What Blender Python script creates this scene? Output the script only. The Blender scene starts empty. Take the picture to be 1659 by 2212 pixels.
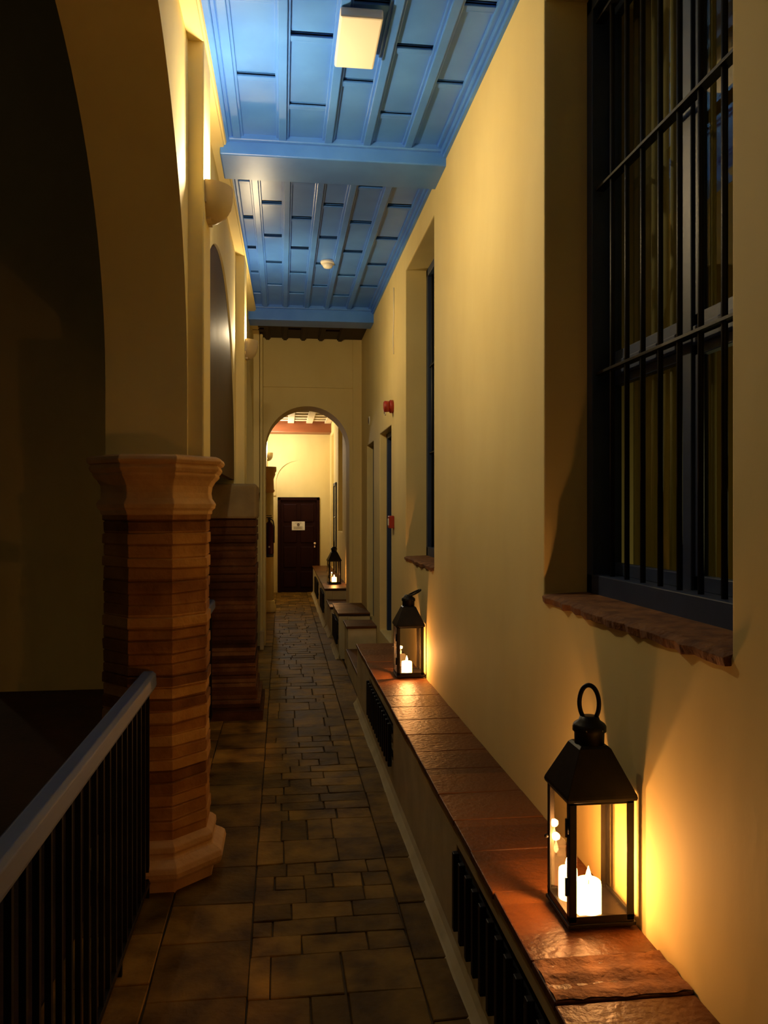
import bpy, bmesh, math, random
from mathutils import Vector, Matrix
random.seed(7)
PI = math.pi
scene = bpy.context.scene
COL = scene.collection

# ------------------------------------------------------------------ camera, world, exposure
H = 1.65
F = 1750.0
YAW = math.atan(219.0 / F)
cam_d = bpy.data.cameras.new('camera')
cam_d.sensor_fit = 'VERTICAL'; cam_d.sensor_height = 36.0
cam_d.lens = F / 2212.0 * 36.0
cam_d.clip_start = 0.02
cam_d.shift_y = (1103.0 - 1106.0) / 2212.0
cam = bpy.data.objects.new('camera', cam_d); COL.objects.link(cam)
cam.location = (0, 0, H)
cam.rotation_euler = (PI / 2, 0, -YAW)
scene.camera = cam

world = bpy.data.worlds.new('world'); scene.world = world
world.use_nodes = True
bg = world.node_tree.nodes['Background']
bg.inputs[0].default_value = (0.30, 0.34, 0.42, 1); bg.inputs[1].default_value = 0.002

scene.view_settings.view_transform = 'Standard'
scene.view_settings.look = 'None'
scene.view_settings.gamma = 1.0
scene.view_settings.exposure = 0.0
scene.view_settings.use_curve_mapping = False

SCONCE_COL = (1.0, 0.77, 0.45)
FLAME_COL = (1.0, 0.45, 0.15)

# ------------------------------------------------------------------ materials
def mat(name, color, rough=0.7, metallic=0.0, spec=0.5):
    m = bpy.data.materials.new(name); m.use_nodes = True
    b = m.node_tree.nodes['Principled BSDF']
    b.inputs['Base Color'].default_value = (*color, 1)
    b.inputs['Roughness'].default_value = rough
    b.inputs['Metallic'].default_value = metallic
    b.inputs['Specular IOR Level'].default_value = spec
    return m

def varied(name, c1, c2, scale=6, rough=0.7, bump=0.1, bscale=40, stretch=(1, 1, 1), spec=0.5, dist=0.01, detail=4, metallic=0.0, rough2=None):
    m = mat(name, c1, rough, metallic, spec)
    nt = m.node_tree; N = nt.nodes; L = nt.links
    b = N['Principled BSDF']
    tc = N.new('ShaderNodeTexCoord'); mp = N.new('ShaderNodeMapping')
    mp.inputs['Scale'].default_value = stretch
    L.new(tc.outputs['Object'], mp.inputs[0])
    n = N.new('ShaderNodeTexNoise'); n.inputs['Scale'].default_value = scale; n.inputs['Detail'].default_value = detail
    L.new(mp.outputs[0], n.inputs['Vector'])
    r = N.new('ShaderNodeValToRGB')
    r.color_ramp.elements[0].position = 0.3; r.color_ramp.elements[0].color = (*c1, 1)
    r.color_ramp.elements[1].position = 0.7; r.color_ramp.elements[1].color = (*c2, 1)
    L.new(n.outputs[0], r.inputs[0]); L.new(r.outputs[0], b.inputs['Base Color'])
    if bump:
        n2 = N.new('ShaderNodeTexNoise'); n2.inputs['Scale'].default_value = bscale; n2.inputs['Detail'].default_value = 5
        L.new(mp.outputs[0], n2.inputs['Vector'])
        bp = N.new('ShaderNodeBump'); bp.inputs['Strength'].default_value = bump; bp.inputs['Distance'].default_value = dist
        L.new(n2.outputs[0], bp.inputs['Height']); L.new(bp.outputs[0], b.inputs['Normal'])
    if rough2 is not None:
        mr = N.new('ShaderNodeMapRange'); mr.inputs[3].default_value = rough; mr.inputs[4].default_value = rough2
        L.new(n.outputs[0], mr.inputs[0]); L.new(mr.outputs[0], b.inputs['Roughness'])
    return m

def banded(name, cols, h, rough=0.8, seed=0.0, along=2, sub=8):
    """one colour for each course (along z) or slab (along y), broken up by noise"""
    m = mat(name, cols[0], rough, 0.0, 0.25)
    nt = m.node_tree; N = nt.nodes; L = nt.links; b = N['Principled BSDF']
    tc = N.new('ShaderNodeTexCoord'); sx = N.new('ShaderNodeSeparateXYZ'); L.new(tc.outputs['Object'], sx.inputs[0])
    dv = N.new('ShaderNodeMath'); dv.operation = 'DIVIDE'; dv.inputs[1].default_value = h; L.new(sx.outputs[along], dv.inputs[0])
    fl = N.new('ShaderNodeMath'); fl.operation = 'FLOOR'; L.new(dv.outputs[0], fl.inputs[0])
    ad = N.new('ShaderNodeMath'); ad.operation = 'ADD'; ad.inputs[1].default_value = seed; L.new(fl.outputs[0], ad.inputs[0])
    wn = N.new('ShaderNodeTexWhiteNoise'); wn.noise_dimensions = '1D'; L.new(ad.outputs[0], wn.inputs['W'])
    ns = N.new('ShaderNodeTexNoise'); ns.inputs['Scale'].default_value = sub; ns.inputs['Detail'].default_value = 6
    L.new(tc.outputs['Object'], ns.inputs['Vector'])
    mx = N.new('ShaderNodeMath'); mx.operation = 'MULTIPLY_ADD'; mx.inputs[1].default_value = 0.8; L.new(ns.outputs[0], mx.inputs[0])
    sb = N.new('ShaderNodeMath'); sb.operation = 'MULTIPLY_ADD'; sb.inputs[1].default_value = 0.75; sb.inputs[2].default_value = -0.28
    L.new(wn.outputs[0], sb.inputs[0]); L.new(sb.outputs[0], mx.inputs[2])
    r = N.new('ShaderNodeValToRGB'); e = r.color_ramp.elements
    while len(e) < len(cols): e.new(0.5)
    for i, c in enumerate(cols):
        e[i].position = i / (len(cols) - 1); e[i].color = (*c, 1)
    L.new(mx.outputs[0], r.inputs[0]); L.new(r.outputs[0], b.inputs['Base Color'])
    n2 = N.new('ShaderNodeTexNoise'); n2.inputs['Scale'].default_value = 45; n2.inputs['Detail'].default_value = 6
    L.new(tc.outputs['Object'], n2.inputs['Vector'])
    bp = N.new('ShaderNodeBump'); bp.inputs['Strength'].default_value = 0.5; bp.inputs['Distance'].default_value = 0.01
    L.new(n2.outputs[0], bp.inputs['Height']); L.new(bp.outputs[0], b.inputs['Normal'])
    return m

def glass(name, tint=(1, 1, 1), f=0.10):
    m = bpy.data.materials.new(name); m.use_nodes = True
    nt = m.node_tree; nt.nodes.clear(); N = nt.nodes; L = nt.links
    o = N.new('ShaderNodeOutputMaterial'); t = N.new('ShaderNodeBsdfTransparent'); t.inputs[0].default_value = (*tint, 1)
    g = N.new('ShaderNodeBsdfGlossy'); g.inputs['Roughness'].default_value = 0.01
    fr = N.new('ShaderNodeFresnel'); fr.inputs[0].default_value = 1.5
    ge = N.new('ShaderNodeNewGeometry'); iv = N.new('ShaderNodeMath'); iv.operation = 'SUBTRACT'; iv.inputs[0].default_value = 1.0
    L.new(ge.outputs['Backfacing'], iv.inputs[1])
    mu = N.new('ShaderNodeMath'); mu.operation = 'MULTIPLY'; L.new(fr.outputs[0], mu.inputs[0]); L.new(iv.outputs[0], mu.inputs[1])
    mx = N.new('ShaderNodeMixShader'); L.new(mu.outputs[0], mx.inputs[0]); L.new(t.outputs[0], mx.inputs[1]); L.new(g.outputs[0], mx.inputs[2])
    L.new(mx.outputs[0], o.inputs[0])
    return m

def emit(name, color, strength, base=None):
    m = mat(name, base or color, 0.6)
    b = m.node_tree.nodes['Principled BSDF']
    b.inputs['Emission Color'].default_value = (*color, 1); b.inputs['Emission Strength'].default_value = strength
    return m

M = {}
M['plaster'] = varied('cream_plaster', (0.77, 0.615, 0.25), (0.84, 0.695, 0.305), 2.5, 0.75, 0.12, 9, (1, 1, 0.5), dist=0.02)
M['plaster_polished'] = varied('polished_plaster', (0.60, 0.48, 0.27), (0.68, 0.56, 0.34), 2.5, 0.42, 0.05, 12)
M['plaster_bench'] = varied('bench_plaster', (0.56, 0.46, 0.24), (0.72, 0.60, 0.33), 5, 0.8, 0.25, 14)
M['blue'] = varied('blue_ceiling_paint', (0.045, 0.185, 0.70), (0.075, 0.255, 0.82), 3, 0.36, 0.06, 10, spec=0.5)
M['bluedark'] = varied('blue_window_paint', (0.018, 0.034, 0.085), (0.028, 0.05, 0.115), 8, 0.45, 0.05, 40)
M['groove'] = mat('dark_gap', (0.006, 0.007, 0.01), 0.9)
M['iron'] = varied('black_iron', (0.008, 0.008, 0.009), (0.016, 0.015, 0.014), 20, 0.45, 0.15, 120, dist=0.002, spec=0.22)
M['lantern'] = varied('black_lantern_metal', (0.006, 0.0055, 0.005), (0.013, 0.011, 0.009), 30, 0.38, 0.1, 150, dist=0.001, metallic=0.0, spec=0.25)
M['railwood'] = varied('grey_painted_rail', (0.12, 0.16, 0.30), (0.16, 0.21, 0.38), 9, 0.5, 0.1, 60, (1, 0.15, 1))
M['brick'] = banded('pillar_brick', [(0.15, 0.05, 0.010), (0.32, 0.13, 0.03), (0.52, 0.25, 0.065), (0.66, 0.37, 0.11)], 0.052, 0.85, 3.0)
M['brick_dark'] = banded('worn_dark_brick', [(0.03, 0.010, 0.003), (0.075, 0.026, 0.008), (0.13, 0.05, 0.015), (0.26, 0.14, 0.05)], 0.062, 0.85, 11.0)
M['stone'] = varied('capital_terracotta', (0.58, 0.32, 0.12), (0.74, 0.45, 0.19), 7, 0.8, 0.5, 30)
M['floor'] = varied('terracotta_paving', (0.085, 0.040, 0.004), (0.37, 0.210, 0.035), 5.5, 0.45, 0.45, 30, spec=0.16, rough2=0.7, detail=7)
def island(m, lo, hi):
    nt = m.node_tree; N = nt.nodes; L = nt.links; b = N['Principled BSDF']
    src = b.inputs['Base Color'].links[0].from_socket
    g = N.new('ShaderNodeNewGeometry'); mr = N.new('ShaderNodeMapRange'); mr.inputs[3].default_value = lo; mr.inputs[4].default_value = hi
    L.new(g.outputs['Random Per Island'], mr.inputs[0])
    vm = N.new('ShaderNodeVectorMath'); vm.operation = 'SCALE'; L.new(src, vm.inputs[0]); L.new(mr.outputs[0], vm.inputs['Scale'])
    L.new(vm.outputs[0], b.inputs['Base Color'])
island(M['floor'], 0.55, 1.35)
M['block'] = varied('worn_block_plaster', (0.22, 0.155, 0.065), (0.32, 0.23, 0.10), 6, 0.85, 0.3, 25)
M['screen'] = varied('dark_brown_lacquer', (0.08, 0.048, 0.015), (0.11, 0.066, 0.022), 3, 0.55, 0.04, 8, rough2=0.65, spec=0.06)
M['grout'] = varied('floor_mortar', (0.07, 0.04, 0.011), (0.13, 0.08, 0.023), 9, 0.8, 0.4, 60)
M['court'] = varied('courtyard_floor', (0.03, 0.012, 0.007), (0.05, 0.018, 0.01), 4, 0.8, 0.3, 30)
M['benchtop'] = banded('bench_terracotta', [(0.075, 0.023, 0.004), (0.13, 0.043, 0.008), (0.18, 0.066, 0.014)], 0.29, 0.42, 2.0, along=1, sub=6)
M['joint'] = mat('dark_joint', (0.03, 0.014, 0.006), 0.9)
M['sill'] = varied('brick_sill', (0.10, 0.032, 0.008), (0.28, 0.12, 0.035), 14, 0.85, 0.9, 40)
M['doorwood'] = varied('dark_brown_wood', (0.014, 0.002, 0.0015), (0.022, 0.004, 0.002), 6, 0.5, 0.1, 30, (1, 1, 0.15), spec=0.12)
M['beamwood'] = varied('brown_beam_wood', (0.20, 0.055, 0.015), (0.30, 0.09, 0.028), 6, 0.5, 0.2, 30, (0.2, 1, 1))
M['creampaint'] = mat('cream_painted_wood', (0.75, 0.62, 0.40), 0.55)
M['white'] = mat('white_plastic', (0.80, 0.76, 0.66), 0.45)
M['lightbox'] = mat('white_light_cover', (0.92, 0.88, 0.78), 0.4)
M['red'] = mat('red_plastic', (0.33, 0.022, 0.010), 0.4)
M['extred'] = mat('red_cylinder_paint', (0.05, 0.003, 0.003), 0.4, 0.0, 0.2)
M['blackrub'] = mat('black_rubber', (0.012, 0.010, 0.010), 0.5)
M['metal'] = mat('bright_metal', (0.75, 0.70, 0.60), 0.25, 1.0)
M['paper'] = mat('paper', (0.80, 0.74, 0.58), 0.7)
M['ink'] = mat('ink', (0.16, 0.11, 0.07), 0.8)
M['curtain'] = varied('pale_curtain', (0.50, 0.42, 0.17), (0.62, 0.52, 0.22), 3, 0.9, 0.1, 20)
M['glass'] = glass('window_glass', (0.92, 0.95, 0.95))
M['lglass'] = glass('lantern_glass', (0.98, 0.95, 0.90))
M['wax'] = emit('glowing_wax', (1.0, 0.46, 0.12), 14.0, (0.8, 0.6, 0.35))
M['flame'] = emit('flame', (1.0, 0.62, 0.22), 60.0)
M['sconce'] = varied('sconce_plaster', (0.52, 0.40, 0.22), (0.60, 0.47, 0.27), 10, 0.4, 0.05, 30)
M['bulb'] = emit('bulb', (1.0, 0.85, 0.6), 25.0)

def cloth(name, c):
    m = varied(name, c, tuple(v * 1.15 for v in c), 3, 0.9, 0.1, 20)
    nt = m.node_tree; b = nt.nodes['Principled BSDF']; t = nt.nodes.new('ShaderNodeBsdfTranslucent'); t.inputs[0].default_value = (*c, 1)
    mx = nt.nodes.new('ShaderNodeMixShader'); mx.inputs[0].default_value = 0.4
    nt.links.new(b.outputs[0], mx.inputs[1]); nt.links.new(t.outputs[0], mx.inputs[2]); nt.links.new(mx.outputs[0], nt.nodes['Material Output'].inputs[0])
    return m
M['curtain'] = cloth('pale_curtain_cloth', (0.55, 0.47, 0.20))

# ------------------------------------------------------------------ helpers
class MB:
    def __init__(s): s.bm = bmesh.new()
    def v(s, *p): return s.bm.verts.new(p)
    def quad(s, pts, smooth=False):
        f = s.bm.faces.new([s.bm.verts.new(p) for p in pts]); f.smooth = smooth; return f
    def hexa(s, P):
        """8 points: bottom loop 0-3, top loop 4-7"""
        V = [s.bm.verts.new(p) for p in P]
        for i in ((3, 2, 1, 0), (4, 5, 6, 7), (0, 1, 5, 4), (1, 2, 6, 5), (2, 3, 7, 6), (3, 0, 4, 7)):
            s.bm.faces.new([V[k] for k in i])
        return s
    def box(s, x0, x1, y0, y1, z0, z1):
        return s.hexa([(x0, y0, z0), (x1, y0, z0), (x1, y1, z0), (x0, y1, z0), (x0, y0, z1), (x1, y0, z1), (x1, y1, z1), (x0, y1, z1)])
    def rings(s, R, cap=True, smooth=True, closed=True):
        """stack of rings (lists of points with equal length)"""
        L = [[s.bm.verts.new(p) for p in r] for r in R]
        n = len(L[0])
        for a, b in zip(L, L[1:]):
            for i in range(n if closed else n - 1):
                j = (i + 1) % n
                f = s.bm.faces.new((a[i], a[j], b[j], b[i])); f.smooth = smooth
        if cap:
            s.bm.faces.new(L[0][::-1]); s.bm.faces.new(L[-1])
        return s
    def lathe(s, c, prof, n=24, axis='z', smooth=True, a0=0, a1=2 * PI, squash=1, rot=0):
        full = abs(a1 - a0 - 2 * PI) < 1e-6
        R = []
        for r, h in prof:
            ring = []
            for i in range(n if full else n + 1):
                a = a0 + (a1 - a0) * i / n + rot
                ca, sa = r * math.cos(a), r * math.sin(a) * squash
                if axis == 'z': p = (c[0] + ca, c[1] + sa, c[2] + h)
                elif axis == 'x': p = (c[0] + h, c[1] + ca, c[2] + sa)
                else: p = (c[0] + ca, c[1] + h, c[2] + sa)
                ring.append(p)
            R.append(ring)
        return s.rings(R, smooth=smooth, closed=full, cap=full)
    def tube(s, pts, r, n=8, closed=False):
        pts = [Vector(p) for p in pts]; R = []
        m = len(pts)
        for i, p in enumerate(pts):
            a = pts[(i - 1) % m] if (closed or i > 0) else p
            b = pts[(i + 1) % m] if (closed or i < m - 1) else p
            t = (b - a).normalized()
            u = t.cross(Vector((0.13, 0.97, 0.21))).normalized(); w = t.cross(u)
            R.append([tuple(p + r * (u * math.cos(2 * PI * k / n) + w * math.sin(2 * PI * k / n))) for k in range(n)])
        if closed: R.append(R[0])
        return s.rings(R, cap=not closed)
    def build(s, name, m, parent=None, bevel=0, world=True, seg=2, recalc=True):
        if recalc: bmesh.ops.recalc_face_normals(s.bm, faces=s.bm.faces)
        me = bpy.data.meshes.new(name); s.bm.to_mesh(me); s.bm.free()
        o = bpy.data.objects.new(name, me); COL.objects.link(o)
        me.materials.append(m)
        if parent:
            o.parent = parent
            if world:
                p = parent; off = Vector((0, 0, 0))
                while p: off += p.location; p = p.parent
                me.transform(Matrix.Translation(-off))
        if bevel:
            b = o.modifiers.new('bevel', 'BEVEL'); b.width = bevel; b.segments = seg; b.limit_method = 'ANGLE'; b.angle_limit = math.radians(35)
        return o

def tag(o, label, cat, group=None, kind=None):
    o['label'] = label; o['category'] = cat
    if group: o['group'] = group
    if kind: o['kind'] = kind
    return o
def struct(o, label=None):
    o['kind'] = 'structure'
    if label: o['label'] = label
    return o
def empty(name, loc=(0, 0, 0), rz=0):
    o = bpy.data.objects.new(name, None); COL.objects.link(o); o.location = loc; o.rotation_euler = (0, 0, rz)
    o.empty_display_size = 0.1
    return o
def dup(o, parent=None):
    c = o.copy(); COL.objects.link(c)
    if parent: c.parent = parent
    for ch in list(o.children): dup(ch, c)
    return c
def bx(name, m, dims, parent=None, bevel=0):
    return MB().box(*dims).build(name, m, parent, bevel)
def point(name, loc, col, watts, radius, parent=None):
    d = bpy.data.lights.new(name, 'POINT'); d.color = col; d.energy = watts; d.shadow_soft_size = radius
    o = bpy.data.objects.new(name, d); COL.objects.link(o)
    if parent: o.parent = parent
    o.location = loc
    return o

# ------------------------------------------------------------------ wall builders
def grid_wall(mb, a0, a1, z0, z1, t0, t1, holes, to):
    """solid slab (t0..t1 thick) with rectangular through holes; to(a,t,z) -> point"""
    As = sorted({a0, a1, *[h[0] for h in holes], *[h[1] for h in holes]}); Zs = sorted({z0, z1, *[h[2] for h in holes], *[h[3] for h in holes]})
    As = [a for a in As if a0 <= a <= a1]; Zs = [z for z in Zs if z0 <= z <= z1]
    solid = {}
    for i in range(len(As) - 1):
        for j in range(len(Zs) - 1):
            ca, cz = (As[i] + As[i + 1]) / 2, (Zs[j] + Zs[j + 1]) / 2
            solid[i, j] = not any(h[0] < ca < h[1] and h[2] < cz < h[3] for h in holes)
    for (i, j), s in solid.items():
        if not s: continue
        a, b, z, w = As[i], As[i + 1], Zs[j], Zs[j + 1]
        mb.quad([to(a, t0, z), to(b, t0, z), to(b, t0, w), to(a, t0, w)])
        mb.quad([to(a, t1, z), to(b, t1, z), to(b, t1, w), to(a, t1, w)])
        for (di, dj, e) in ((-1, 0, ((a, z), (a, w))), (1, 0, ((b, z), (b, w))), (0, -1, ((a, z), (b, z))), (0, 1, ((a, w), (b, w)))):
            if not solid.get((i + di, j + dj), False):
                (p, q), (r, s2) = e
                mb.quad([to(p, t0, q), to(r, t0, s2), to(r, t1, s2), to(p, t1, q)])
    bmesh.ops.remove_doubles(mb.bm, verts=mb.bm.verts, dist=1e-5)

def arch_wall(mb, a0, a1, z0, z1, t0, t1, arches, to, n=40, soffit=None):
    """slab with arches (c, r, springing z); below z0 between the arches nothing is built"""
    cur = a0; sf = soffit or mb
    def solidpart(a, b):
        if b - a < 1e-4: return
        for t in (t0, t1): mb.quad([to(a, t, z0), to(b, t, z0), to(b, t, z1), to(a, t, z1)])
        mb.quad([to(a, t0, z0), to(b, t0, z0), to(b, t1, z0), to(a, t1, z0)])
    for c, r, zs in arches:
        solidpart(cur, c - r)
        pts = [(c - r * math.cos(PI * k / n), zs + r * math.sin(PI * k / n)) for k in range(n + 1)]
        for (p, q), (u, w) in zip(pts, pts[1:]):
            for t in (t0, t1): mb.quad([to(p, t, q), to(u, t, w), to(u, t, z1), to(p, t, z1)])
        full = [(c - r, z0)] + pts + [(c + r, z0)]
        V0 = [sf.v(*to(p, t0, q)) for p, q in full]; V1 = [sf.v(*to(p, t1, q)) for p, q in full]
        for k in range(len(full) - 1):
            f = sf.bm.faces.new((V0[k], V0[k + 1], V1[k + 1], V1[k])); f.smooth = True
        cur = c + r
    solidpart(cur, a1)
    mb.quad([to(a0, t0, z1), to(a1, t0, z1), to(a1, t1, z1), to(a0, t1, z1)])
    for a in (a0, a1): mb.quad([to(a, t0, z0), to(a, t1, z0), to(a, t1, z1), to(a, t0, z1)])

YA = 10.0      # cross wall with the arch
YB = 10.5
YF = 16.45     # end wall with the brown door
W = 0.97       # right wall
ZC = 3.82      # blue ceiling

# ------------------------------------------------------------------ floor
mb = MB().box(-0.80, 1.2, -1.6, YF + 0.3, -0.12, -0.012)
fl = struct(mb.build('floor', M['grout']))
mb = MB()
def brick(mb, x0, x1, y0, y1, rnd, g=0.0025, top=0.0):
    t = [top + rnd.uniform(-0.004, 0.003) for _ in range(4)]
    j = lambda: rnd.uniform(-0.003, 0.003)
    mb.hexa([(x0 + g, y0 + g, -0.03), (x1 - g, y0 + g, -0.03), (x1 - g, y1 - g, -0.03), (x0 + g, y1 - g, -0.03),
             (x0 + g + j(), y0 + g + j(), t[0]), (x1 - g + j(), y0 + g + j(), t[1]), (x1 - g + j(), y1 - g + j(), t[2]), (x0 + g + j(), y1 - g + j(), t[3])])
rnd = random.Random(4)
y = 0.9
while y < YF:
    h = rnd.choice((0.125, 0.13, 0.135, 0.14, 0.265))
    xs = [-0.12]
    off = rnd.uniform(0.06, 0.24)
    x = -0.12 + off
    while x < 0.40:
        xs.append(x); x += rnd.choice((0.13, 0.24, 0.25, 0.26))
    xs.append(0.48)
    for a, b in zip(xs, xs[1:]): brick(mb, a, b, y, y + h, rnd)
    y += h
for (xa, xb) in ((-0.80, -0.46), (-0.46, -0.12), (0.48, 0.66)):
    y = 0.9 + rnd.uniform(0, 0.2)
    while y < YF:
        h = rnd.uniform(0.28, 0.50)
        brick(mb, xa, xb, y, y + h, rnd, 0.003, 0.001); y += h
o = mb.build('paving', M['floor'], fl, 0.003, seg=1)
# courtyard ground
struct(bx('floor_courtyard', M['court'], (-7, -0.80, -1.6, 14, -0.12, -0.005)), 'dark reddish courtyard floor beyond the railing')

# ------------------------------------------------------------------ right wall
toR = lambda a, t, z: (W + t, a, z)
WIN1 = (1.657, 2.93, 1.335, 3.56); WIN2 = (5.15, 6.36, 1.285, 3.56)
DR1 = (7.22, 8.10, 0.45, 2.42); DR2 = (8.64, 9.34, 0.43, 2.40)
mb = MB()
grid_wall(mb, -1.6, YA + 0.25, 0, 3.95, 0, 0.42, [WIN1, WIN2, DR1, DR2], toR)
struct(mb.build('wall_right', M['plaster'], bevel=0.008))
# closed rooms behind the openings so that they stay dark
mb = MB(); mb.box(2.4, 2.5, -1.6, YA, 0, 3.95); mb.box(1.39, 2.4, -1.7, -1.6, 0, 3.95); mb.box(1.39, 2.4, YA, YA + 0.1, 0, 3.95); mb.box(1.39, 2.5, -1.7, YA + 0.1, 3.95, 4.0)
mb.box(1.39, 2.5, -1.7, YA + 0.1, -0.05, 0.0)
struct(mb.build('wall_room', M['plaster']))
# wall in the far corridor
REC_A = (15.15, 15.95, 0.55, 3.12); REC_B = (12.95, 13.95, 1.30, 3.12); REC_C = (11.2, 11.9, 1.3, 3.12)
mb = MB(); grid_wall(mb, YA + 0.25, YF + 0.2, 0, 3.6, 0, 0.10, [REC_A, REC_B, REC_C], lambda a, t, z: (0.95 + t, a, z))
mb.box(1.05, 1.35, YA + 0.25, YF + 0.2, 0, 3.6)
struct(mb.build('wall_far_right', M['plaster'], bevel=0.006))

# ------------------------------------------------------------------ left arcade wall (runs slightly out of true)
def toL(a, t, z): return (-0.42 + 0.0125 * (a - 3.65) + t, a, z)
mb = MB(); sf = MB()
A1 = (2.32, 1.35, 2.20); A2 = (5.37, 1.37, 1.95); A3 = (8.42, 1.30, 1.95)
arch_wall(mb, 0.86, YA + 0.3, 1.86, 3.95, 0, -0.35, [A1, A2, A3], toL)
mb.box(-0.77, -0.44, -1.6, 0.86, 0, 3.95)
wl = struct(mb.build('wall_left', M['plaster']))
mb = MB()
def lbox(mb, a0, a1, t0, t1, z0, z1):
    P = [toL(a0, t0, z0), toL(a0, t1, z0), toL(a1, t1, z0), toL(a1, t0, z0)]
    mb.hexa(P + [(x, y, z1) for x, y, z in P])
lbox(mb, -1.6, YA, -0.02, 0.07, 3.75, 3.95)          # frieze above the panels
for a, b in ((0.70, 0.96), (3.70, 3.98), (6.77, 7.06), (9.75, YA)):
    lbox(mb, a, b, -0.02, 0.07, 1.86, 3.76)
mb.build('raised_frame', M['plaster'], wl, 0.008)
mb = MB()                                            # small plaster cornice under the ceiling
R = []
for yy in (-1.6, 4.74, YA):
    x0 = toL(yy, 0.05, 0)[0]
    R.append([(x0, yy, 3.76), (x0 + 0.03, yy, 3.765), (-0.315, yy, 3.80), (-0.305, yy, 3.825), (x0, yy, 3.85)])
mb.rings(R, smooth=False)
struct(mb.build('trim_1', M['plaster']), 'pale plaster cornice along the left edge of the blue ceiling')

mb = MB(); R = [[], []]
pts = [(4.02, 0.0)] + [(5.37 - 1.36 * math.cos(PI * k / 40), 1.95 + 1.36 * math.sin(PI * k / 40)) for k in range(41)] + [(6.52, 0.0)]
pts = [(4.03, 1.90)] + [(a, z) for a, z in pts[1:-1] if z >= 1.93] + [(6.73, 1.90)]
for a, z in pts:
    R[0].append(toL(a, -0.012, z)); R[1].append(toL(a, -0.05, z))
mb.rings(R, smooth=False); o = mb.build('arch_screen', M['screen'])
tag(o, 'dark glossy brown screen filling the head of the arch between the two brick pillars', 'screen')
# far corridor left side: pier with an arch, and solid wall
mb = MB(); arch_wall(mb, YB, YF + 0.2, 0.0, 3.6, 0, -0.3, [(11.9, 0.75, 2.0)], lambda a, t, z: (-0.29 + t, a, z))
struct(mb.build('wall_far_left', M['plaster']))

# ------------------------------------------------------------------ cross wall with round arch
toA = lambda a, t, z: (a, YA + t, z)
mb = MB(); arch_wall(mb, -0.60, 1.39, 0.0, 3.95, 0.0, 0.5, [(0.305, 0.514, 2.42)], toA, 48)
wa = struct(mb.build('wall_cross', M['plaster']), 'cream cross wall pierced by a round arch')
mb = MB()                                            # raised plain frame around the recessed field of the arch
mb.box(-0.60, -0.24, YA - 0.022, YA + 0.01, 0, 3.95); mb.box(0.86, 1.0, YA - 0.022, YA + 0.01, 0, 3.95); mb.box(-0.24, 0.86, YA - 0.022, YA + 0.01, 3.16, 3.95)
mb.build('raised_frame', M['plaster'], wa, 0.005)

# ------------------------------------------------------------------ end wall with blind arch relief
mb = MB(); grid_wall(mb, -0.6, 1.3, 0, 3.6, 0, 0.3, [(-0.10, 0.745, -0.1, 1.92)], lambda a, t, z: (a, YF + t, z))
we = struct(mb.build('wall_end', M['plaster']), 'bright far wall behind the brown door')
mb = MB()
R = []
for k in range(25):
    a = PI * (0.5 + 0.5 * k / 24)
    c, s = math.cos(a), math.sin(a)
    pr = 0.032 * min(1, k / 10) + 0.001
    R.append([(0.30 + 0.43 * c, YF - pr, 2.22 + 0.43 * s), (0.30 + 0.60 * c, YF - 0.001, 2.22 + 0.70 * s), (0.30 + 0.60 * c, YF + 0.01, 2.22 + 0.70 * s), (0.30 + 0.43 * c, YF + 0.01, 2.22 + 0.43 * s)])
R.append([(-0.13, YF - 0.03, 1.95), (-0.30, YF - 0.001, 1.95), (-0.30, YF + 0.01, 1.95), (-0.13, YF + 0.01, 1.95)])
mb.rings(R, smooth=False); mb.build('blind_arch_band', M['plaster'], we)

# ------------------------------------------------------------------ blue ceiling
ce = struct(bx('ceiling', M['groove'], (-0.45, 1.05, -1.6, YA + 0.3, 3.90, 3.98)), 'blue painted panelled wood ceiling')
def bay(y0, y1, ribs, first, pitch, zc, stag, bm_=None, slot=0.05):
    bm_ = bm_ or M['blue']
    """panels between ribs; behind every cross batten a narrow slot stays open"""
    xs = [-0.40] + ribs + [1.00]
    pm = MB()
    for k in range(len(xs) - 1):
        a, b = xs[k], xs[k + 1]
        yy = first + (stag if k % 2 else 0) + 0.03 * math.sin(k * 2.3)
        while yy > y0 + pitch: yy -= pitch
        cuts = []
        while yy < y1 - 0.22:
            if yy > y0 + 0.1: cuts.append(yy)
            yy += pitch
        s = y0
        for c in cuts:
            pm.box(a, b, s, c - slot, zc, zc + 0.012); s = c
            bt = MB(); bt.box(a + 0.012, b - 0.012, c, c + 0.035, zc - 0.010, zc + 0.01)
            bt.build('batten', bm_, ce, 0.004)
            bt = MB(); bt.box(a + 0.012, b - 0.012, c + 0.035, c + 0.05, zc - 0.008, zc + 0.01); bt.build('batten_molding', bm_, ce, 0.003)
        pm.box(a, b, s, y1, zc, zc + 0.02)
    pm.build('panels', bm_, ce)
    for x in ribs:
        rb = MB(); rb.box(x - 0.022, x + 0.022, y0, y1, zc - 0.028, zc + 0.005)
        rb.box(x - 0.036, x + 0.036, y0, y1, zc - 0.014, zc + 0.004)
        rb.build('rib', bm_, ce, 0.004)
bay(-1.6, 4.76, [-0.26, 0.00, 0.265, 0.49, 0.735], 4.38, 0.64, ZC, 0.32, None, 0.026)
bay(5.10, 8.66, [-0.18, 0.03, 0.25, 0.465, 0.70], 6.08, 0.69, ZC, -0.33)
bay(8.9, YA, [-0.18, 0.03, 0.25, 0.465, 0.70], 9.5, 0.69, 3.76, -0.33, M['doorwood'])
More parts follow.
